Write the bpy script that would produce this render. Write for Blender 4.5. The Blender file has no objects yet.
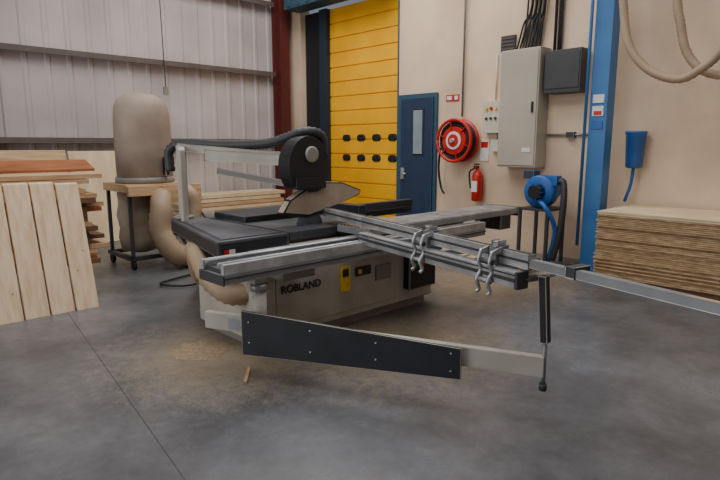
import bpy, bmesh, math, random
from mathutils import Vector, Matrix
random.seed(4)
# ---------------------------------------------------------------- materials
def mat(name, col, rough=0.6, metal=0.0, col2=None, scale=4.0, bump=0.0, stretch=(1,1,1), det=4.0, lo=0.35, hi=0.65):
    m = bpy.data.materials.new(name); m.use_nodes = True
    nt = m.node_tree; b = nt.nodes['Principled BSDF']
    b.inputs['Roughness'].default_value = rough
    b.inputs['Metallic'].default_value = metal
    if col2 is None: col2 = tuple(c*0.82 for c in col)
    tc = nt.nodes.new('ShaderNodeTexCoord'); mp = nt.nodes.new('ShaderNodeMapping')
    mp.inputs['Scale'].default_value = stretch
    nz = nt.nodes.new('ShaderNodeTexNoise'); nz.inputs['Scale'].default_value = scale
    nz.inputs['Detail'].default_value = det
    cr = nt.nodes.new('ShaderNodeValToRGB')
    cr.color_ramp.elements[0].position = lo; cr.color_ramp.elements[1].position = hi
    cr.color_ramp.elements[0].color = (*col2, 1); cr.color_ramp.elements[1].color = (*col, 1)
    L = nt.links.new
    L(tc.outputs['Object'], mp.inputs['Vector']); L(mp.outputs['Vector'], nz.inputs['Vector'])
    L(nz.outputs['Fac'], cr.inputs['Fac']); L(cr.outputs['Color'], b.inputs['Base Color'])
    if bump > 0:
        bp = nt.nodes.new('ShaderNodeBump'); bp.inputs['Strength'].default_value = bump
        bp.inputs['Distance'].default_value = 0.02
        L(nz.outputs['Fac'], bp.inputs['Height']); L(bp.outputs['Normal'], b.inputs['Normal'])
    return m
def s(r, g, b):
    f = lambda c: ((c/255+0.055)/1.055)**2.4 if c > 10 else c/255/12.92
    return (f(r), f(g), f(b))
M = {}
M['wallR'] = mat('painted_block_wall', s(230,204,174), 0.85, col2=s(194,168,144), scale=0.8, bump=0.1, det=9, lo=0.3, hi=0.6)
M['clad'] = mat('cladding', s(200,190,188), 0.55, col2=s(176,166,164), scale=0.8)
M['girt'] = mat('girt_steel', s(100,88,84), 0.6)
M['red'] = mat('red_oxide', s(98,38,32), 0.6)
M['teal'] = mat('teal_steel', s(50,84,104), 0.55)
M['tealD'] = mat('guide_dark_teal', s(26,44,60), 0.6)
M['dark'] = mat('dark_void', s(22,27,34), 0.7)
M['yellow'] = mat('yellow_curtain', s(255,188,0), 0.5, col2=s(240,170,0), scale=1.5)
M['bluedoor'] = mat('blue_door', s(36,56,84), 0.5)
M['glassd'] = mat('pane', s(140,155,160), 0.15)
M['black'] = mat('black_plastic', s(26,27,31), 0.5, scale=20)
M['blk2'] = mat('black_laminate', s(38,41,48), 0.55, col2=s(27,30,36), scale=3)
M['grey'] = mat('machine_grey', s(184,179,168), 0.55, col2=s(162,155,143), scale=2.5, det=8)
M['greyd'] = mat('dirty_grey', s(140,136,128), 0.5, scale=3)
M['alu'] = mat('aluminium', s(206,208,210), 0.38, 0.6, col2=s(165,165,164), scale=6)
M['alud'] = mat('aluminium_dull', s(150,152,154), 0.45, 0.5, scale=6)
M['steel'] = mat('cast_table', s(88,90,95), 0.5, 0.2, col2=s(58,60,66), scale=3, det=8)
M['tan'] = mat('dusty_tan', s(178,162,142), 0.7, col2=s(146,128,108), scale=3)
M['drum'] = mat('drum_beige', s(162,146,131), 0.6, col2=s(138,121,106), scale=2, det=8)
M['hose'] = mat('flex_hose', s(172,148,120), 0.55)
M['hoseb'] = mat('hose_dark', s(56,56,58), 0.5)
M['pine'] = mat('pine', s(232,206,172), 0.6, col2=s(212,180,140), scale=2.2, stretch=(9,6,0.5), lo=0.3, hi=0.6)
M['pineX'] = mat('pine_x', s(208,176,136), 0.6, col2=s(180,146,106), scale=3, stretch=(0.7,9,9))
M['orange'] = mat('varnished_wood', s(168,104,62), 0.45, col2=s(136,80,46), scale=3, stretch=(1,8,8))
M['brown'] = mat('brown_wood', s(128,94,70), 0.6, col2=s(98,70,52), scale=3, stretch=(1,8,8))
M['ply'] = mat('ply_face', s(228,208,172), 0.6, col2=s(208,184,146), scale=1.5, stretch=(3,1,1))
M['plye'] = mat('ply_edge', s(200,170,130), 0.7, col2=s(160,128,92), scale=8, stretch=(1,1,5))
M['plyd'] = mat('ply_edge_dark', s(112,84,58), 0.8)
M['blue'] = mat('column_blue', s(58,118,176), 0.45, col2=s(48,102,158), scale=2)
M['bluev'] = mat('blower_blue', s(34,96,170), 0.4)
M['cab'] = mat('cabinet_grey', s(186,176,160), 0.5, scale=1)
M['boxd'] = mat('box_dark', s(62,62,64), 0.5)
M['fire'] = mat('fire_red', s(200,28,22), 0.4)
M['white'] = mat('white_label', s(230,230,226), 0.5, scale=30)
M['ylab'] = mat('yellow_label', s(236,200,40), 0.5, scale=30)
M['dust'] = mat('sawdust', s(168,146,116), 0.95, col2=s(140,120,94), scale=40, bump=0.5)
M['rubber'] = mat('rubber', s(30,30,30), 0.7)
M['beige'] = mat('isolator', s(214,208,192), 0.5)
M['green'] = mat('green_button', s(40,140,70), 0.4)

def floor_mat():
    m = bpy.data.materials.new('concrete_floor'); m.use_nodes = True
    nt = m.node_tree; b = nt.nodes['Principled BSDF']; L = nt.links.new
    N=nt.nodes.new
    tc = N('ShaderNodeTexCoord')
    def noise(sc,d,r):
        n=N('ShaderNodeTexNoise'); n.inputs['Scale'].default_value=sc; n.inputs['Detail'].default_value=d; n.inputs['Roughness'].default_value=r
        L(tc.outputs['Object'], n.inputs['Vector']); return n
    def ramp(src,p0,p1,c0,c1):
        r=N('ShaderNodeValToRGB'); r.color_ramp.elements[0].position=p0; r.color_ramp.elements[1].position=p1
        r.color_ramp.elements[0].color=(*c0,1); r.color_ramp.elements[1].color=(*c1,1); L(src,r.inputs['Fac']); return r
    n1=noise(0.55,9,0.68); n2=noise(14,8,0.75); n3=noise(2.2,6,0.7); n4=noise(70,3,0.8)
    r1=ramp(n1.outputs['Fac'],0.36,0.64,s(86,86,88),s(116,117,121))
    r2=ramp(n2.outputs['Fac'],0.3,0.7,(0.76,0.755,0.75),(1,1,1))
    r3=ramp(n3.outputs['Fac'],0.38,0.6,(0.8,0.8,0.81),(1,1,1))
    mx=N('ShaderNodeMixRGB'); mx.blend_type='MULTIPLY'; mx.inputs['Fac'].default_value=1
    L(r1.outputs['Color'], mx.inputs['Color1']); L(r2.outputs['Color'], mx.inputs['Color2'])
    my=N('ShaderNodeMixRGB'); my.blend_type='MULTIPLY'; my.inputs['Fac'].default_value=1
    L(mx.outputs['Color'], my.inputs['Color1']); L(r3.outputs['Color'], my.inputs['Color2'])
    pos=N('ShaderNodeNewGeometry')
    def blob(cx,cy,rx,ry):
        mp=N('ShaderNodeMapping'); mp.vector_type='POINT'; mp.inputs['Location'].default_value=(-cx/rx,-cy/ry,0); mp.inputs['Scale'].default_value=(1/rx,1/ry,0)
        L(pos.outputs['Position'],mp.inputs['Vector'])
        ln=N('ShaderNodeVectorMath'); ln.operation='LENGTH'; L(mp.outputs['Vector'],ln.inputs[0])
        mr=N('ShaderNodeMapRange'); mr.inputs['From Min'].default_value=1.0; mr.inputs['From Max'].default_value=0.0; mr.inputs['To Min'].default_value=0; mr.inputs['To Max'].default_value=1
        L(ln.outputs['Value'],mr.inputs['Value']); return mr.outputs['Result']
    a=N('ShaderNodeMath'); a.operation='MAXIMUM'; L(blob(2.1,3.7,1.3,1.5),a.inputs[0]); L(blob(5.6,3.6,1.9,1.7),a.inputs[1])
    a2=N('ShaderNodeMath'); a2.operation='MAXIMUM'; L(a.outputs[0],a2.inputs[0]); L(blob(3.2,3.0,1.7,1.5),a2.inputs[1])
    ad=N('ShaderNodeMath'); ad.operation='MULTIPLY_ADD'; L(n2.outputs['Fac'],ad.inputs[0]); ad.inputs[1].default_value=1.1; L(a2.outputs[0],ad.inputs[2])
    ad2=N('ShaderNodeMath'); ad2.operation='MULTIPLY_ADD'; L(n4.outputs['Fac'],ad2.inputs[0]); ad2.inputs[1].default_value=1.1; L(ad.outputs[0],ad2.inputs[2])
    mk=N('ShaderNodeMapRange'); mk.inputs['From Min'].default_value=1.38; mk.inputs['From Max'].default_value=2.05; mk.inputs['To Max'].default_value=0.8
    L(ad2.outputs[0],mk.inputs['Value'])
    mz=N('ShaderNodeMixRGB'); mz.inputs['Color2'].default_value=(*s(164,146,118),1); L(mk.outputs['Result'],mz.inputs['Fac']); L(my.outputs['Color'],mz.inputs['Color1'])
    L(mz.outputs['Color'], b.inputs['Base Color'])
    mr = N('ShaderNodeMapRange'); mr.inputs['From Min'].default_value=0.35; mr.inputs['From Max'].default_value=0.65
    mr.inputs['To Min'].default_value=0.46; mr.inputs['To Max'].default_value=0.26
    L(n1.outputs['Fac'], mr.inputs['Value']); L(mr.outputs['Result'], b.inputs['Roughness'])
    bp = N('ShaderNodeBump'); bp.inputs['Strength'].default_value=0.08; bp.inputs['Distance'].default_value=0.01
    L(n2.outputs['Fac'], bp.inputs['Height']); L(bp.outputs['Normal'], b.inputs['Normal'])
    return m
M['floor'] = floor_mat()

# ---------------------------------------------------------------- builder
class B:
    def __init__(self, name, parent=None):
        self.name=name; self.bm=bmesh.new(); self.mats=[]; self.parent=parent
    def mi(self, k):
        if k not in self.mats: self.mats.append(k)
        return self.mats.index(k)
    def _tag(self, verts, k, smooth=False):
        i=self.mi(k); fs=set()
        for v in verts:
            for f in v.link_faces: fs.add(f)
        for f in fs: f.material_index=i; f.smooth=smooth
        return fs
    def box(self, lo, hi, k, bev=0.0, M4=None):
        lo=Vector(lo); hi=Vector(hi); c=(lo+hi)/2; d=hi-lo
        r=bmesh.ops.create_cube(self.bm, size=1)
        vs=r['verts']
        for v in vs: v.co=Vector((v.co.x*d.x+c.x, v.co.y*d.y+c.y, v.co.z*d.z+c.z))
        if M4 is not None:
            for v in vs: v.co=M4@v.co
        self._tag(vs,k)
        if bev>0:
            es={e for v in vs for e in v.link_edges}
            bmesh.ops.bevel(self.bm, geom=list(es), offset=bev, segments=2, affect='EDGES', profile=0.7)
        return self
    def beam(self, p1, p2, w, h, k, bev=0.0, up=(0,0,1)):
        p1=Vector(p1); p2=Vector(p2); d=(p2-p1); L=d.length; z=d.normalized()
        u=Vector(up)
        if abs(u.dot(z))>0.98: u=Vector((0,1,0))
        x=u.cross(z).normalized(); y=z.cross(x)
        R=Matrix((x,y,z)).transposed().to_4x4(); R.translation=p1
        return self.box((-w/2,-h/2,0),(w/2,h/2,L),k,bev,R)
    def cyl(self, p1, p2, r, k, r2=None, seg=24):
        p1=Vector(p1); p2=Vector(p2); d=p2-p1
        if r2 is None: r2=r
        q=Vector((0,0,1)).rotation_difference(d.normalized()).to_matrix().to_4x4(); q.translation=(p1+p2)/2
        r_=bmesh.ops.create_cone(self.bm, cap_ends=True, segments=seg, radius1=r, radius2=r2, depth=d.length, matrix=q)
        fs=self._tag(r_['verts'],k,True)
        for f in fs:
            if len(f.verts)>4: f.smooth=False
        return self
    def lathe(self, c, prof, k, seg=32, axis='Z'):
        c=Vector(c); rings=[]
        for (r,z) in prof:
            ring=[]
            for i in range(seg):
                a=2*math.pi*i/seg
                p=Vector((r*math.cos(a), r*math.sin(a), z))
                if axis=='X': p=Vector((z,p.x,p.y))
                if axis=='Y': p=Vector((p.y,z,p.x))
                ring.append(self.bm.verts.new(c+p))
            rings.append(ring)
        i0=self.mi(k)
        for a,b in zip(rings,rings[1:]):
            for i in range(seg):
                f=self.bm.faces.new((a[i],a[(i+1)%seg],b[(i+1)%seg],b[i])); f.material_index=i0; f.smooth=True
        for ring,rev in ((rings[0],True),(rings[-1],False)):
            f=self.bm.faces.new(ring[::-1] if rev else ring); f.material_index=i0
        return self
    def tube(self, pts, r, k, seg=10, sub=8, rib=0.0, pitch=0.03):
        P=[Vector(p) for p in pts]; P=[2*P[0]-P[1]]+P+[2*P[-1]-P[-2]]; path=[]
        for i in range(1,len(P)-2):
            for j in range(sub):
                t=j/sub; a,b,c,d=P[i-1],P[i],P[i+1],P[i+2]
                path.append(0.5*((2*b)+(c-a)*t+(2*a-5*b+4*c-d)*t*t+(3*b-a-3*c+d)*t**3))
        path.append(P[-2])
        if rib>0:
            out=[]
            for a,b in zip(path,path[1:]):
                n=max(1,int((b-a).length/(pitch/2)))
                for j in range(n): out.append(a+(b-a)*j/n)
            out.append(path[-1]); path=out
        rings=[]; nrm=None
        for i,p in enumerate(path):
            t=(path[min(i+1,len(path)-1)]-path[max(i-1,0)]).normalized()
            if nrm is None:
                nrm=t.orthogonal().normalized()
            nrm=(nrm-t*nrm.dot(t)).normalized(); bn=t.cross(nrm)
            rr=r+(rib if (rib>0 and i%2) else 0)
            rings.append([self.bm.verts.new(p+rr*(math.cos(2*math.pi*j/seg)*nrm+math.sin(2*math.pi*j/seg)*bn)) for j in range(seg)])
        i0=self.mi(k)
        for a,b in zip(rings,rings[1:]):
            for i in range(seg):
                f=self.bm.faces.new((a[i],a[(i+1)%seg],b[(i+1)%seg],b[i])); f.material_index=i0; f.smooth=True
        for ring in (rings[0],rings[-1]):
            f=self.bm.faces.new(ring); f.material_index=i0
        return self
    def prism(self, pts, vec, k, bev=0.0):
        vec=Vector(vec); a=[self.bm.verts.new(Vector(p)) for p in pts]; b=[self.bm.verts.new(Vector(p)+vec) for p in pts]
        i0=self.mi(k); n=len(a); fs=[]
        fs.append(self.bm.faces.new(a)); fs.append(self.bm.faces.new(b[::-1]))
        for i in range(n): fs.append(self.bm.faces.new((a[i],b[i],b[(i+1)%n],a[(i+1)%n])))
        for f in fs: f.material_index=i0
        if bev>0:
            es={e for f in fs for e in f.edges}
            bmesh.ops.bevel(self.bm, geom=list(es), offset=bev, segments=2, affect='EDGES', profile=0.7)
        return self
    def done(self):
        bm=self.bm
        bmesh.ops.recalc_face_normals(bm, faces=bm.faces[:])
        xs=[v.co for v in bm.verts]
        lo=Vector((min(v.x for v in xs),min(v.y for v in xs),min(v.z for v in xs)))
        hi=Vector((max(v.x for v in xs),max(v.y for v in xs),max(v.z for v in xs)))
        o=Vector(((lo.x+hi.x)/2,(lo.y+hi.y)/2,lo.z))
        for v in bm.verts: v.co-=o
        me=bpy.data.meshes.new(self.name); bm.to_mesh(me); bm.free()
        for k in self.mats: me.materials.append(M[k])
        ob=bpy.data.objects.new(self.name, me); bpy.context.scene.collection.objects.link(ob)
        ob.location=o
        if self.parent:
            ob.parent=self.parent; ob.location=o-self.parent.location
        return ob
def empty(name, loc):
    e=bpy.data.objects.new(name,None); e.location=loc; bpy.context.scene.collection.objects.link(e); return e

# ---------------------------------------------------------------- room
WX=7.65; WY=10.3; H=6.6
b=B('floor'); b.box((-5,-5,-0.1),(WX+0.6,WY+0.2,0),'floor'); b.done()
b=B('trim_1')
b.prism([(1.0,1.6,0.0),(1.005,1.6,0.0),(1.85,7.5,0.0),(1.845,7.5,0.0)],(0,0,0.0012),'boxd'); b.done()
b=B('ceiling'); b.box((-5,-5,H),(WX+0.6,WY+0.2,H+0.1),'clad'); b.done()
b=B('wall_east'); b.box((WX,-5,0),(WX+0.25,6.92,H),'wallR'); b.done()
b=B('wall_east'); b.box((WX,9.72,0),(WX+0.25,WY,H),'wallR'); b.done()
b=B('wall_east'); b.box((WX,6.92,4.6),(WX+0.25,9.72,H),'wallR'); b.done()
b=B('wall_north')
x=-5.0; pr=[]
while x<WX:
    pr+= [(x,0),(x+0.20,0),(x+0.225,0.018),(x+0.275,0.018),(x+0.30,0)]; x+=0.333
pts=[(p[0],WY-p[1],0) for p in pr if p[0]<WX]
i0=b.mi('clad'); va=[b.bm.verts.new(p) for p in pts]; vb=[b.bm.verts.new((p[0],p[1],H)) for p in pts]
for i in range(len(va)-1): b.bm.faces.new((va[i],va[i+1],vb[i+1],vb[i]))
b.box((-5,WY+0.01,0),(WX+0.25,WY+0.15,H),'clad')
b.done()
b=B('wall_west'); b.box((-5.2,-5,0),(-5,WY+0.2,H),'clad'); b.done()
b=B('wall_south'); b.box((-5.2,-5.2,0),(WX+0.6,-5,H),'clad'); b.done()
for i,z in enumerate((1.7,3.1,4.5)):
    b=B('trim_%d'%(i+2))
    b.box((-5,WY-0.20,z-0.01),(WX-0.4,WY-0.04,z+0.02),'girt'); b.box((-5,WY-0.21,z-0.07),(WX-0.4,WY-0.19,z+0.02),'girt'); b.done()
for x0 in (1.62,7.3):
    b=B('steel_stanchion')
    b.box((x0,WY-0.36,0),(x0+0.22,WY-0.34,H),'red')
    b.box((x0+0.10,WY-0.35,0),(x0+0.12,WY-0.08,H),'red'); b.box((x0,WY-0.08,0),(x0+0.22,WY-0.05,H),'red'); b.done()
b=B('wall_conduit'); b.cyl((4.78,WY-0.24,2.6),(4.72,WY-0.24,H-0.05),0.009,'girt'); b.box((4.74,WY-0.26,2.5),(4.82,WY-0.21,2.65),'greyd'); b.done()
# yellow roller door
b=B('roller_door')
b.box((WX+0.16,6.95,0),(WX+0.2,8.93,4.28),'yellow')
z=0.0
while z<4.0:
    b.box((WX+0.13,6.97,z+0.01),(WX+0.17,8.93,z+0.276),'yellow',0.01); z+=0.285
for r in (1.28,1.67):
    for i in range(4):
        y=7.18+i*0.42
        b.lathe((WX+0.12,y-0.05,r+0.07),[(0.001,-0.001),(0.065,0.0),(0.065,0.02),(0.001,0.021)],'dark',20,'X')
        b.lathe((WX+0.12,y+0.05,r+0.07),[(0.001,-0.001),(0.065,0.0),(0.065,0.02),(0.001,0.021)],'dark',20,'X')
        b.box((WX+0.119,y-0.05,r+0.005),(WX+0.135,y+0.05,r+0.135),'dark')
b.box((WX+0.02,8.93,0),(WX+0.24,9.14,4.28),'tealD'); b.box((WX+0.12,9.14,0),(WX+0.24,9.70,4.28),'dark')
b.box((WX+0.02,6.925,0),(WX+0.14,6.98,4.28),'teal')
b.done()
b=B('roller_door_housing'); b.box((WX-0.42,6.95,4.3),(WX-0.01,9.72,5.2),'teal',0.02)
for i in range(9): b.box((WX-0.44,7.1+i*0.3,4.34),(WX-0.41,7.2+i*0.3,5.15),'teal',0.01)
b.done()
# blue door
b=B('door_1')
b.box((WX-0.05,6.02,0),(WX-0.001,6.88,2.47),'teal',0.01)
b.box((WX-0.08,6.08,0.02),(WX-0.04,6.80,2.40),'bluedoor',0.008)
b.box((WX-0.09,6.26,1.42),(WX-0.07,6.52,2.22),'black',0.005); b.box((WX-0.1,6.29,1.45),(WX-0.08,6.49,2.19),'glassd')
b.box((WX-0.1,6.70,1.0),(WX-0.08,6.77,1.2),'alu'); b.cyl((WX-0.14,6.73,1.1),(WX-0.14,6.62,1.1),0.012,'alu')
b.done()

# ---------------------------------------------------------------- wall stuff
b=B('fire_hose_reel')
c=Vector((WX-0.19,5.47,1.67))
b.lathe(c,[(0.06,0.10),(0.34,0.10),(0.34,0.085),(0.06,0.085)],'fire',40,'X')
b.tube([(c.x-0.11,c.y+0.325*math.cos(a),c.z+0.325*math.sin(a)) for a in [j*math.pi/10 for j in range(21)]],0.026,'fire',8,3)
b.lathe(c,[(0.22,-0.11),(0.22,0.085)],'fire',32,'X')
for j in range(4):
    xx=c.x-0.075+j*0.045
    for r in (0.245,0.285): b.tube([(xx,c.y+r*math.cos(a),c.z+r*math.sin(a)) for a in [q*math.pi/8 for q in range(17)]],0.021,'black',6,3)
for j in range(6):
    a=j*math.pi/3+0.3; b.beam(c+Vector((-0.112,0.18*math.cos(a),0.18*math.sin(a))),c+Vector((-0.112,0.32*math.cos(a),0.32*math.sin(a))),0.03,0.012,'fire')
b.lathe(c,[(0.14,-0.125),(0.14,-0.10)],'white',32,'X'); b.lathe(c,[(0.10,-0.135),(0.10,-0.12)],'fire',32,'X')
b.cyl(c-Vector((0.18,0,0)),c+Vector((0.188,0,0)),0.035,'alu')
b.cyl((WX-0.05,5.5,2.05),(WX-0.05,5.5,H-0.02),0.016,'alud')
b.tube([(c.x-0.05,5.78,1.55),(c.x,5.84,1.2),(c.x+0.05,5.82,0.9),(c.x+0.05,5.75,0.8)],0.018,'black')
b.done()
b=B('fire_sign'); b.box((WX-0.012,5.60,2.31),(WX-0.001,5.86,2.41),'fire'); b.box((WX-0.016,5.62,2.33),(WX-0.01,5.69,2.39),'white'); b.box((WX-0.016,5.74,2.33),(WX-0.01,5.84,2.39),'white'); b.done()
b=B('safety_notice'); b.box((WX-0.012,5.0,1.35),(WX-0.001,5.16,1.68),'white',0.003); b.box((WX-0.016,5.02,1.56),(WX-0.01,5.14,1.65),'fire'); b.done()
b=B('fire_extinguisher')
c=(WX-0.12,5.12,0.72)
b.lathe(c,[(0.07,0),(0.085,0.02),(0.085,0.38),(0.07,0.44),(0.03,0.48),(0.03,0.52)],'fire')
b.box((c[0]-0.09,c[1]-0.02,c[2]+0.52),(c[0]+0.02,c[1]+0.02,c[2]+0.56),'black',0.005); b.box((c[0]-0.08,c[1]-0.015,c[2]+0.57),(c[0]+0.03,c[1]+0.015,c[2]+0.59),'black')
b.tube([(c[0]-0.02,c[1]+0.03,c[2]+0.52),(c[0]-0.06,c[1]+0.11,c[2]+0.45),(c[0]-0.04,c[1]+0.1,c[2]+0.2)],0.013,'black')
b.box((c[0]-0.088,c[1]-0.05,c[2]+0.15),(c[0]-0.07,c[1]+0.05,c[2]+0.32),'white'); b.box((c[0]+0.07,c[1]-0.03,c[2]+0.1),(WX-0.001,c[1]+0.03,c[2]+0.4),'black'); b.done()
b=B('electrical_cabinet')
b.box((WX-0.3,4.04,1.28),(WX-0.001,4.66,2.94),'cab',0.012); b.box((WX-0.315,4.06,1.31),(WX-0.298,4.64,2.91),'cab',0.006)
b.box((WX-0.33,4.10,2.05),(WX-0.31,4.13,2.2),'black'); b.box((WX-0.32,4.12,1.5),(WX-0.31,4.25,1.56),'white')
for i in range(12):
    k=i%4; b.tube([(WX-0.05-0.03*(i%3),4.2+0.03*i,2.94),(WX-0.07-0.02*(i%2),4.16+0.026*i,3.3),(WX-0.05-0.02*(i%3),4.14+0.02*i+0.06*math.sin(i*2.1),3.8),(WX-0.05,4.16+0.018*i,H-0.05)],0.014,'black',6,5)
b.done()
b=B('ventilation_panel'); b.box((WX-0.04,4.60,2.97),(WX-0.001,4.84,3.2),'boxd',0.005)
for i in range(4): b.box((WX-0.05,4.62,3.0+i*0.05),(WX-0.035,4.82,3.015+i*0.05),'girt')
b.done()
b=B('trunking_box'); b.box((WX-0.25,3.48,2.3),(WX-0.001,4.0,2.87),'boxd',0.015); b.box((WX-0.26,3.5,2.36),(WX-0.245,3.97,2.82),'boxd',0.004)
b.cyl((WX-0.05,3.9,2.87),(WX-0.05,3.9,H-0.02),0.03,'boxd'); b.cyl((WX-0.05,3.97,2.87),(WX-0.05,3.97,H-0.02),0.02,'boxd'); b.done()
b=B('isolator_switch_box'); b.box((WX-0.12,4.76,1.78),(WX-0.001,5.06,2.26),'beige',0.01)
for i in range(3):
    b.lathe((WX-0.13,4.83+i*0.08,2.15),[(0.025,-0.012),(0.025,0.012)],'fire' if i%2 else 'ylab',12,'X'); b.lathe((WX-0.13,4.83+i*0.08,2.0),[(0.022,-0.012),(0.022,0.012)],'boxd',12,'X')
b.box((WX-0.08,4.8,1.5),(WX-0.001,4.92,1.68),'beige',0.006); b.cyl((WX-0.03,4.9,2.26),(WX-0.03,4.9,2.96),0.012,'beige'); b.cyl((WX-0.03,4.86,1.68),(WX-0.03,4.86,1.78),0.012,'beige'); b.done()
b=B('wall_conduit'); b.cyl((WX-0.03,3.3,1.74),(WX-0.03,4.02,1.74),0.018,'alud'); b.box((WX-0.08,3.6,1.70),(WX-0.001,3.72,1.78),'boxd',0.005); b.done()
# blue column
b=B('steel_column')
b.box((7.14,2.99,0.02),(7.36,3.21,H),'blue',0.012); b.box((7.05,2.9,0),(7.45,3.3,0.025),'blue')
for dx in (7.08,7.42):
    for dy in (2.93,3.27): b.cyl((dx,dy,0.02),(dx,dy,0.05),0.015,'alu')
b.box((7.13,3.03,2.12),(7.141,3.17,2.22),'white'); b.box((7.13,3.03,1.96),(7.141,3.17,2.08),'white'); b.box((7.128,3.05,1.97),(7.14,3.15,2.02),'fire'); b.box((7.13,3.03,1.8),(7.141,3.17,1.9),'bluev')
b.cyl((7.10,3.24,0.3),(7.10,3.24,H-0.02),0.02,'blue'); b.done()
b=B('blue_bucket'); b.lathe((7.5,2.75,1.31),[(0.08,0),(0.1,0.02),(0.12,0.42),(0.13,0.43),(0.13,0.46),(0.11,0.46),(0.1,0.04)],'bluev',24)
b.tube([(7.5,2.75,1.34),(7.5,2.77,1.1),(7.5,2.83,0.88)],0.02,'bluev'); b.box((7.58,2.72,1.4),(WX-0.001,2.78,1.7),'boxd'); b.done()
b=B('extraction_hose')
b.tube([(6.9,2.86,3.9),(6.9,2.80,3.3),(6.9,2.70,2.76),(6.9,2.47,2.45),(6.9,2.15,2.31),(6.9,1.92,2.40),(6.9,1.75,2.56),(6.9,1.5,2.9),(6.9,1.3,3.9),(6.9,1.3,H-0.02)],0.043,'hose',12,8,0.008,0.04)
b.tube([(7.1,2.3,H-0.02),(7.1,2.3,3.6),(7.1,2.22,2.9),(7.1,2.1,2.55),(7.1,1.85,2.35),(7.1,1.5,2.38),(7.1,1.1,2.7),(7.1,1.0,3.6),(7.1,1.0,H-0.02)],0.043,'hose',12,8,0.008,0.04)
b.tube([(6.9,2.86,3.9),(6.9,2.86,H-0.02)],0.043,'hose',12,8)
b.done()
# plywood stack
b=B('plywood_stack')
for x in (6.6,7.05,7.45):
    b.box((x-0.05,0.35,0),(x+0.05,2.72,0.08),'brown')
z=0.08; i=0
while z<0.82:
    t=0.018+random.random()*0.004; o=(random.random()-0.5)*0.03; p=(random.random()-0.5)*0.03
    b.box((6.53+o,0.33+p,z),(7.57+o*0.3,2.76+p,z+t-0.004),'plye' if z<0.79 else 'ply'); b.box((6.56,0.36,z+t-0.004),(7.56,2.74,z+t),'plyd')
    z+=t; i+=1
b.box((6.52,0.33,z),(7.57,2.76,z+0.015),'ply'); b.done()
# blue blower
b=B('extraction_blower')
c=Vector((7.05,3.76,0.98))
b.lathe(c,[(0.10,-0.09),(0.20,-0.09),(0.22,-0.07),(0.22,0.07),(0.20,0.09),(0.10,0.09)],'bluev',32,'X')
b.lathe(c-Vector((0.12,0,0)),[(0.09,-0.08),(0.1,-0.06),(0.1,0.03)],'black',24,'X')
for i in range(10):
    a=i*math.pi/5; b.box((c.x-0.2,c.y+0.1*math.cos(a)-0.006,c.z+0.1*math.sin(a)-0.006),(c.x-0.09,c.y+0.1*math.cos(a)+0.006,c.z+0.1*math.sin(a)+0.006),'bluev')
b.box((c.x-0.07,c.y-0.25,c.z+0.08),(c.x+0.07,c.y,c.z+0.22),'bluev',0.02)
b.box((c.x-0.04,c.y+0.1,c.z+0.16),(c.x+0.14,c.y+0.26,c.z+0.28),'boxd',0.01)
b.lathe(c+Vector((0.2,0,0)),[(0.12,-0.1),(0.13,0.12),(0.1,0.16)],'bluev',24,'X')
b.tube([(c.x,c.y-0.24,c.z+0.15),(c.x,c.y-0.31,c.z+0.12),(c.x-0.05,c.y-0.35,c.z-0.15),(c.x-0.08,c.y-0.33,c.z-0.55),(c.x-0.1,c.y-0.26,c.z-0.9)],0.04,'hoseb',12,8,0.006,0.03)
b.tube([(c.x-0.1,c.y,c.z-0.1),(c.x-0.2,c.y-0.18,c.z-0.2),(c.x-0.1,c.y-0.28,c.z-0.5),(c.x-0.1,c.y-0.2,c.z-0.94)],0.03,'bluev',12,8,0.004,0.03)
b.box((c.x-0.2,c.y-0.22,c.z-0.25),(c.x+0.3,c.y+0.22,c.z-0.22),'boxd')
for dx in (-0.18,0.27):
    for dy in (-0.2,0.2): b.box((c.x+dx-0.02,c.y+dy-0.02,0),(c.x+dx+0.02,c.y+dy+0.02,c.z-0.25),'boxd')
b.done()
b=B('timber_pallet')
for i in range(8): b.box((5.75,3.5+i*0.2,0.12),(6.55,3.64+i*0.2,0.15),'pineX')
for x in (5.8,6.15,6.5): b.box((x-0.05,3.5,0),(x+0.05,5.04,0.12),'pineX')
b.done()

# ---------------------------------------------------------------- dust collector
e=empty('dust_collector',(3.2,7.5,0))
b=B('drum',e)
c=(3.2,7.5,1.16)
b.lathe(c,[(0.33,0),(0.355,0.02),(0.36,0.4),(0.355,0.8),(0.34,0.93),(0.30,1.02),(0.2,1.09),(0.08,1.115),(0.01,1.12)],'drum',40)
b.lathe((3.2,7.5,1.10),[(0.37,0),(0.38,0.03),(0.38,0.05),(0.37,0.08)],'greyd',40)
b.box((3.3,7.08,1.2),(3.36,7.2,1.45),'black',0.01); b.cyl((3.33,7.1,1.42),(3.33,6.98,1.42),0.05,'black'); b.done()
b=B('frame',e)
b.box((2.78,7.1,1.0),(3.62,7.9,1.1),'pineX',0.005)
for dx in (2.81,3.56):
    for dy in (7.13,7.84): b.box((dx,dy,0.12),(dx+0.04,dy+0.04,1.0),'boxd'); b.cyl((dx,dy+0.02,0.06),(dx+0.04,dy+0.02,0.06),0.06,'rubber')
b.box((2.78,7.1,0.12),(3.62,7.16,0.17),'boxd'); b.box((2.78,7.84,0.12),(3.62,7.9,0.17),'boxd'); b.box((2.78,7.1,0.12),(2.84,7.9,0.17),'boxd'); b.box((3.56,7.1,0.12),(3.62,7.9,0.17),'boxd')
b.box((3.2,7.0,0.85),(3.75,7.1,1.08),'pineX'); b.box((2.78,7.04,0.96),(3.2,7.1,1.08),'pineX'); b.done()
b=B('waste_bag',e)
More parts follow.
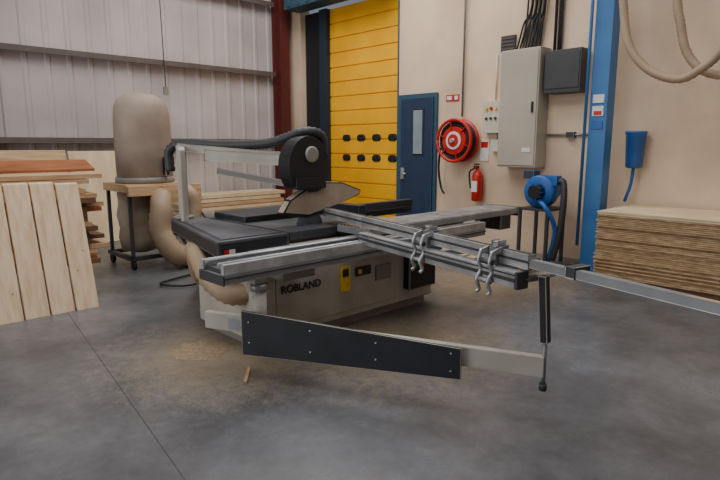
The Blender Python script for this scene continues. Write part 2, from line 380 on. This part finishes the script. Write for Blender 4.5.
b.lathe((3.08,7.5,0.17),[(0.12,0.0),(0.24,0.04),(0.27,0.2),(0.25,0.34),(0.28,0.5),(0.25,0.66),(0.26,0.8),(0.24,0.83)],'tan',28); b.done()
b=B('fan_and_ducts',e)
b.lathe((3.8,7.15,0.42),[(0.1,-0.13),(0.26,-0.13),(0.28,-0.1),(0.28,0.1),(0.26,0.13),(0.1,0.13)],'greyd',32,'Y')
b.tube([(3.45,7.2,1.0),(3.55,6.95,0.98),(3.6,6.9,0.75),(3.5,6.85,0.35),(3.65,6.6,0.12),(3.3,6.0,0.11),(2.85,5.4,0.2),(2.45,4.75,0.62),(2.22,4.25,0.70),(2.15,3.95,0.56),(2.2,3.75,0.46),(2.36,3.7,0.44)],0.078,'hose',16,8,0.011,0.045)
b.tube([(3.25,7.15,0.98),(3.15,6.95,0.8),(3.1,6.9,0.5),(3.25,6.8,0.2),(3.6,6.95,0.15),(3.8,7.1,0.3)],0.13,'hose',16,8,0.014,0.06)
b.tube([(3.6,7.0,0.9),(3.7,6.7,0.5),(3.6,6.5,0.05),(3.2,6.3,0.03),(2.7,6.1,0.03),(2.9,5.8,0.03),(3.3,5.9,0.05)],0.014,'black')
b.done()

# ---------------------------------------------------------------- timber left
b=B('leaning_planks')
for i in range(4):
    x0=1.02+i*0.222; o=random.random()*0.02
    b.prism([(x0,5.72+o,0),(x0+0.205,5.72+o,0),(x0+0.205,6.07+o,1.21+o),(x0,6.07+o,1.21+o)],(0,0.045,0.012),'pine',0.003)
    for k in range(3):
        zz=0.2+k*0.35+random.random()*0.2; xx=x0+0.05+random.random()*0.1; yy=5.72+o+0.35*zz/1.21
        b.cyl((xx,yy-0.001,zz),(xx,yy+0.01,zz-0.003),0.007,'brown',None,10)
b.done()
e=empty('timber_rack',(1.2,6.7,0))
b=B('rack',e)
for x in (-0.3,0.9,1.95):
    for y in (6.25,7.15): b.box((x,y,0),(x+0.07,y+0.07,1.0),'brown')
for z in (0.35,0.7,1.0): b.box((-0.35,6.2,z),(2.1,7.25,z+0.05),'brown')
b.done()
b=B('boards',e)
for z0 in (0.40,0.75,1.05):
    z=z0
    for i in range(5):
        o=random.random()*0.3
        b.box((-0.4+o*0.5,6.22+0.02*i,z),(1.95+o,6.5+random.random()*0.6,z+0.045),random.choice(['orange','pineX','brown','pineX','pineX']),0.003); z+=0.05
b.prism([(0.3,6.9,1.30),(2.35,6.9,1.30),(2.35,7.2,1.40),(0.3,7.2,1.40)],(0,0,0.03),'orange',0.004)
b.done()
b=B('leaning_plywood_sheet'); b.prism([(3.0,9.6,0),(3.95,9.6,0),(3.95,10.0,1.5),(3.0,10.0,1.5)],(0,0.03,0.0),'ply'); b.done()
b=B('leaning_plywood_sheet'); b.prism([(2.0,9.45,0),(2.92,9.45,0),(2.92,9.85,1.52),(2.0,9.85,1.52)],(0,0.03,0.0),'pineX'); b.done()
b=B('timber_stack')
for i in range(9):
    o=random.random()*0.2; b.box((4.5+o,9.2+0.01*i,0.03+i*0.075),(6.7+o,9.85,0.095+i*0.075),'ply' if i%3 else 'pineX',0.004)
b.box((4.6,9.25,0),(4.7,9.8,0.03),'brown'); b.box((6.4,9.25,0),(6.5,9.8,0.03),'brown'); b.done()

# ---------------------------------------------------------------- the saw
e=empty('sliding_table_saw',(3.4,3.9,0))
b=B('base_cabinet',e)
b.box((2.36,3.6,0),(4.40,4.38,0.1),'greyd'); b.box((2.3,3.55,0.08),(4.45,4.42,0.8),'grey',0.012)
b.box((2.5,3.545,0.14),(3.9,3.56,0.74),'grey',0.005)
b.box((3.18,3.53,0.33),(3.29,3.55,0.55),'ylab'); b.box((3.20,3.528,0.46),(3.27,3.531,0.53),'black'); b.box((3.36,3.53,0.44),(3.55,3.55,0.52),'black'); b.box((3.39,3.527,0.46),(3.43,3.54,0.5),'ylab'); b.box((3.62,3.53,0.36),(3.82,3.55,0.5),'greyd')
b.box((4.02,3.47,0.2),(4.42,3.56,0.56),'black',0.012)
for i in range(3): b.lathe((4.1+i*0.11,3.465,0.45),[(0.022,-0.01),(0.022,0.01)],['green','fire','ylab'][i],14,'Y')
b.done()
cu=bpy.data.curves.new('nameplate','FONT'); cu.body='ROBLAND'; cu.size=0.088; cu.extrude=0.002; cu.offset=0.0018
tx=bpy.data.objects.new('nameplate',cu); bpy.context.scene.collection.objects.link(tx); tx.parent=e
tx.location=Vector((2.545,3.535,0.43))-e.location; tx.rotation_euler=(math.pi/2,0,0); cu.materials.append(M['black'])

b=B('main_table',e)
b.box((2.72,3.64,0.83),(3.75,5.0,0.9),'steel',0.006)
b.prism([(2.05,3.62,0.77),(2.70,3.62,0.77),(2.70,5.15,0.77),(2.42,5.15,0.77)],(0,0,0.13),'blk2',0.02)
b.prism([(2.12,3.68,0.895),(2.66,3.68,0.895),(2.66,5.1,0.895),(2.46,5.1,0.895)],(0,0,0.01),'steel',0.002)
b.box((2.75,4.35,0.9),(3.7,4.9,0.96),'blk2',0.01)
b.box((2.10,3.612,0.80),(2.14,3.622,0.83),'fire'); b.box((2.14,3.612,0.80),(2.19,3.622,0.83),'white')
b.box((3.75,4.3,0.82),(5.0,4.85,0.9),'blk2',0.01)
b.cyl((2.7,5.05,0.84),(4.9,5.05,0.84),0.03,'alud')
b.box((2.4,3.7,0.78),(4.3,4.35,0.84),'greyd')
b.box((3.75,3.9,0.92),(3.85,4.9,1.02),'black',0.006); b.box((3.8,4.2,0.90),(4.9,4.26,0.99),'blk2',0.01)
b.done()
b=B('sliding_beam',e)
xb=1.78
b.box((xb,3.08,0.72),(4.7,3.38,0.78),'alud',0.004); b.box((xb,3.08,0.78),(4.7,3.12,0.85),'alu',0.004); b.box((xb,3.34,0.78),(4.7,3.38,0.85),'alu',0.004); b.box((xb+0.02,3.12,0.78),(4.7,3.34,0.81),'boxd')
b.cyl((xb,3.15,0.845),(4.7,3.15,0.845),0.012,'alu'); b.cyl((xb,3.31,0.845),(4.7,3.31,0.845),0.012,'alu')
b.box((xb,3.07,0.755),(4.7,3.082,0.765),'boxd'); b.box((xb-0.01,3.075,0.715),(xb,3.385,0.78),'boxd')
b.box((2.4,3.3,0.6),(2.7,3.56,0.72),'greyd'); b.box((4.0,3.3,0.6),(4.3,3.56,0.72),'greyd')
b.done()
b=B('sliding_table',e)
b.box((3.2,3.2,0.86),(5.52,3.6,0.915),'alud',0.004)
for i in range(9): b.box((3.2,3.21+i*0.043,0.915),(5.52,3.236+i*0.043,0.925),'alu')
b.box((5.50,3.19,0.83),(5.55,3.61,0.93),'boxd',0.004)
b.box((5.2,3.22,0.7),(5.4,3.55,0.86),'boxd',0.01)
b.done()

F0=Vector((3.30,3.87,1.0)); F1=Vector((2.46,0.38,0.965)); d=(F1-F0).normalized(); n=Vector((-d.y,d.x,0)).normalized()
if n.x<0: n=-n
UP=Vector((0,0,1))
b=B('crosscut_fence',e)
pm=F0+d*2.45
b.beam(F0,pm,0.05,0.08,'alu',0.003); b.beam(F0+UP*0.042,pm+UP*0.042,0.014,0.006,'boxd')
b.beam(F0+n*0.05-UP*0.01,pm+n*0.05-UP*0.01,0.03,0.05,'boxd')
b.beam(F0-n*0.026,pm-n*0.026,0.004,0.014,'boxd')
b.beam(pm-d*0.5-UP*0.01,F1,0.04,0.045,'alud',0.002); b.beam(pm-UP*0.0,F1+UP*0.024,0.02,0.006,'plye')
b.beam(pm-d*0.3+n*0.07-UP*0.03,F1+n*0.07-UP*0.02,0.025,0.03,'boxd',0.002)
b.beam(F1-d*0.05,F1+d*0.04,0.09,0.08,'boxd',0.004)
b.beam(F1-d*0.9+n*0.03+UP*0.0,F1-d*0.84+n*0.03+UP*0.0,0.11,0.06,'boxd',0.004)
b.done()
b=B('flip_stops',e)
for t in (1.56,2.2):
    p=F0+d*t-UP*0.01
    b.beam(p-d*0.03,p+d*0.03,0.09,0.12,'alud',0.006)
    b.beam(p+UP*0.06-d*0.025,p+UP*0.06+d*0.025,0.05,0.05,'alu',0.008)
    for sgn in (-1,1):
        q=p-n*0.09+d*0.045*sgn
        b.beam(p-n*0.02+d*0.045*sgn+UP*0.05,q+UP*0.03,0.02,0.02,'alu',0.004)
        b.tube([q+UP*0.04,q-n*0.02-UP*0.02,q-UP*0.08,q-n*0.03-UP*0.13,q-n*0.01-UP*0.19,q-n*0.03-UP*0.21],0.012,'alu',8,5)
    b.cyl(p-n*0.1-d*0.06-UP*0.02,p-n*0.1+d*0.06-UP*0.02,0.016,'boxd'); b.cyl(p-n*0.11-d*0.06-UP*0.13,p-n*0.11+d*0.06-UP*0.13,0.014,'alud')
b.done()
b=B('outrigger_table',e)
q0=F0+d*0.75-UP*0.12-n*0.05; q1=F0+d*2.42-UP*0.10-n*0.05
b.beam(q0,q1,0.08,0.09,'alu',0.004); b.beam(q0-n*0.042,q1-n*0.042,0.006,0.02,'boxd'); b.beam(q0-n*0.042+UP*0.03,q1-n*0.042+UP*0.03,0.006,0.008,'boxd')
b.beam(q0+n*0.5+d*0.1,q1+n*0.42-d*0.25,0.05,0.06,'alud',0.004)
for t in (0.3,0.8,1.3):
    b.beam(q0+d*t,q0+d*t+n*0.47,0.04,0.04,'alud',0.003)
b.tube([q1+n*0.42-d*0.25,q1+n*0.38-d*0.08,q1+n*0.2,q1],0.02,'alud')
b.beam(q1-UP*0.0,q1+d*0.02,0.085,0.095,'boxd')
b.done()
b=B('swing_arm',e)
a0=Vector((1.90,3.55,0.37)); a1=Vector((2.8,1.42,0.38)); dd=(a1-a0).normalized(); nn=Vector((dd.y,-dd.x,0)).normalized()
if nn.dot(-a0)<0: nn=-nn
b.beam(a0,a1,0.05,0.12,'grey',0.006)
b.beam(a0+dd*0.2,a0+dd*1.55,0.06,0.09,'alud',0.006)
p=a0+dd*0.34+nn*0.045; q=a0+dd*1.86+nn*0.045
b.prism([p+Vector((0,0,0.115)),q+Vector((0,0,0.06)),q+Vector((0,0,-0.13)),p+Vector((0,0,-0.20))],nn*0.02,'blk2',0.003)
for t in (0.04,0.35,0.65,0.96):
    for zz in (0.6,-0.6):
        r=p.lerp(q,t)+nn*0.02; h=(0.12 if t<0.5 else 0.09)*zz
        b.cyl(r+Vector((0,0,h-0.03)),r+nn*0.006+Vector((0,0,h-0.03)),0.006,'alu',None,10)
b.box((2.04,3.13,0.6),(2.14,3.25,0.72),'grey',0.01)
b.cyl((2.09,3.16,0.28),(2.09,3.16,0.64),0.05,'grey'); b.cyl((2.09,3.16,0.62),(2.09,3.16,0.67),0.06,'alud')
b.beam((2.11,3.2,0.55),(2.38,3.6,0.55),0.05,0.18,'grey',0.01)
b.cyl(a1+Vector((0,0,-0.12)),a1+Vector((0,0,0.2)),0.012,'alud'); b.beam(a1+Vector((0,0,0.14)),a1+Vector((-0.02,0.02,0.52)),0.045,0.045,'black',0.004)
b.cyl(a1+Vector((0,0,-0.14)),a1+Vector((0,0,-0.1)),0.022,'boxd')
b.done()
b=B('overhead_guard_arm',e)
b.beam((2.5,5.02,0.9),(2.5,5.02,1.6),0.07,0.07,'grey',0.006); b.beam((2.42,4.85,0.9),(2.42,4.85,1.55),0.05,0.05,'grey',0.006)
b.beam((2.42,4.85,1.53),(2.5,5.02,1.57),0.05,0.05,'grey',0.004)
b.beam((2.5,5.05,1.58),(3.02,4.05,1.50),0.06,0.07,'grey',0.006)
b.beam((2.62,4.75,1.51),(3.0,4.0,1.47),0.07,0.1,'grey',0.006)
b.beam((2.70,4.7,1.36),(3.02,4.1,1.26),0.04,0.05,'greyd',0.004); b.cyl((2.5,5.02,0.9),(2.5,5.02,0.93),0.09,'greyd')
b.tube([(2.45,5.15,1.35),(2.45,5.15,1.55),(2.55,5.0,1.615),(2.75,4.6,1.60),(2.95,4.2,1.62),(3.12,3.95,1.71),(3.28,3.9,1.68),(3.32,3.92,1.53)],0.04,'hoseb',12,8,0.008,0.03)
b.done()
b=B('guard_hood',e)
cx,cz=3.10,1.42
poly=[(cx+0.22*math.cos(a),3.84,cz+0.26*math.sin(a)) for a in [math.pi*2*i/32 for i in range(32)]]
poly=[(x,y,max(z,cz-0.2)) if x<cx else (x,y,max(z,cz-0.23)) for x,y,z in poly]
pp=[]
for q in poly:
    if not pp or (Vector(q)-Vector(pp[-1])).length>0.005: pp.append(q)
b.prism(pp,(0,0.16,0),'black',0.01)
b.lathe((cx+0.02,3.83,cz+0.1),[(0.05,-0.004),(0.07,-0.004),(0.07,0.01),(0.05,0.01)],'grey',24,'Y')
b.lathe((cx+0.02,3.83,cz+0.1),[(0.055,-0.01),(0.055,0.01)],'greyd',24,'Y')
b.box((cx-0.16,3.82,cz-0.2),(cx+0.17,3.86,cz-0.1),'black',0.01)
b.prism([(2.82,3.86,1.02),(2.90,3.86,1.13),(3.08,3.86,1.22),(3.3,3.86,1.27),(3.5,3.86,1.26),(3.74,3.86,1.18),(3.72,3.86,1.13),(3.48,3.86,1.07),(3.1,3.86,0.98)],(0,0.1,0),'tan',0.012)
b.done()
b=B('saw_blade',e)
b.lathe((3.12,3.88,0.88),[(0.03,-0.003),(0.15,-0.002),(0.15,0.002),(0.03,0.003)],'steel',40,'Y'); b.done()
# sawdust
def dust(name,cx,cy,r,h):
    b=B(name); n=28; i0=b.mi('dust'); cen=b.bm.verts.new((cx,cy,h))
    rings=[]
    for rr,hh in ((0.35,h*0.8),(0.7,h*0.3),(1.0,0.001)):
        rings.append([b.bm.verts.new((cx+r*rr*(0.7+0.45*random.random())*math.cos(2*math.pi*i/n),cy+r*rr*(0.7+0.45*random.random())*math.sin(2*math.pi*i/n),hh*(0.6+0.6*random.random()))) for i in range(n)])
    for i in range(n): b.bm.faces.new((cen,rings[0][i],rings[0][(i+1)%n]))
    for a,c in zip(rings,rings[1:]):
        for i in range(n): b.bm.faces.new((a[i],c[i],c[(i+1)%n],a[(i+1)%n]))
    for f in b.bm.faces: f.smooth=True
    b.done()
dust('sawdust_pile',2.05,3.92,0.24,0.02)
b=B('wood_offcut'); b.beam((1.93,3.12,0.012),(2.08,3.3,0.022),0.022,0.02,'pineX'); b.done()

# ---------------------------------------------------------------- camera
cam=bpy.data.cameras.new('camera'); co=bpy.data.objects.new('camera',cam); bpy.context.scene.collection.objects.link(co)
co.location=(0,0,1.6); cam.lens=28; cam.sensor_width=36; cam.clip_start=0.05
co.rotation_euler=(math.radians(90-9.63),0,math.radians(46-90))
bpy.context.scene.camera=co
# ---------------------------------------------------------------- lights
def area(name,loc,sx,sy,power,col,rot=(0,0,0)):
    l=bpy.data.lights.new(name,'AREA'); l.shape='RECTANGLE'; l.size=sx; l.size_y=sy; l.energy=power; l.color=col
    o=bpy.data.objects.new(name,l); o.location=loc; o.rotation_euler=rot; bpy.context.scene.collection.objects.link(o)
area('skylight_lamp',(1.2,3.0,6.4),4,6,270,(0.95,0.97,1.0))
area('skylight_lamp.001',(5.2,6.4,6.4),2.5,4,250,(1.0,0.97,0.92))
area('skylight_lamp.002',(5.0,0.0,6.4),2.5,5,80,(0.97,0.98,1.0))
area('daylight_door_lamp',(-4.8,5.5,2.6),5,4.5,230,(0.95,0.98,1.0),(0,math.radians(-90),0))
w=bpy.data.worlds.new('world'); bpy.context.scene.world=w; w.use_nodes=True
w.node_tree.nodes['Background'].inputs['Color'].default_value=(0.6,0.65,0.75,1); w.node_tree.nodes['Background'].inputs['Strength'].default_value=0.3
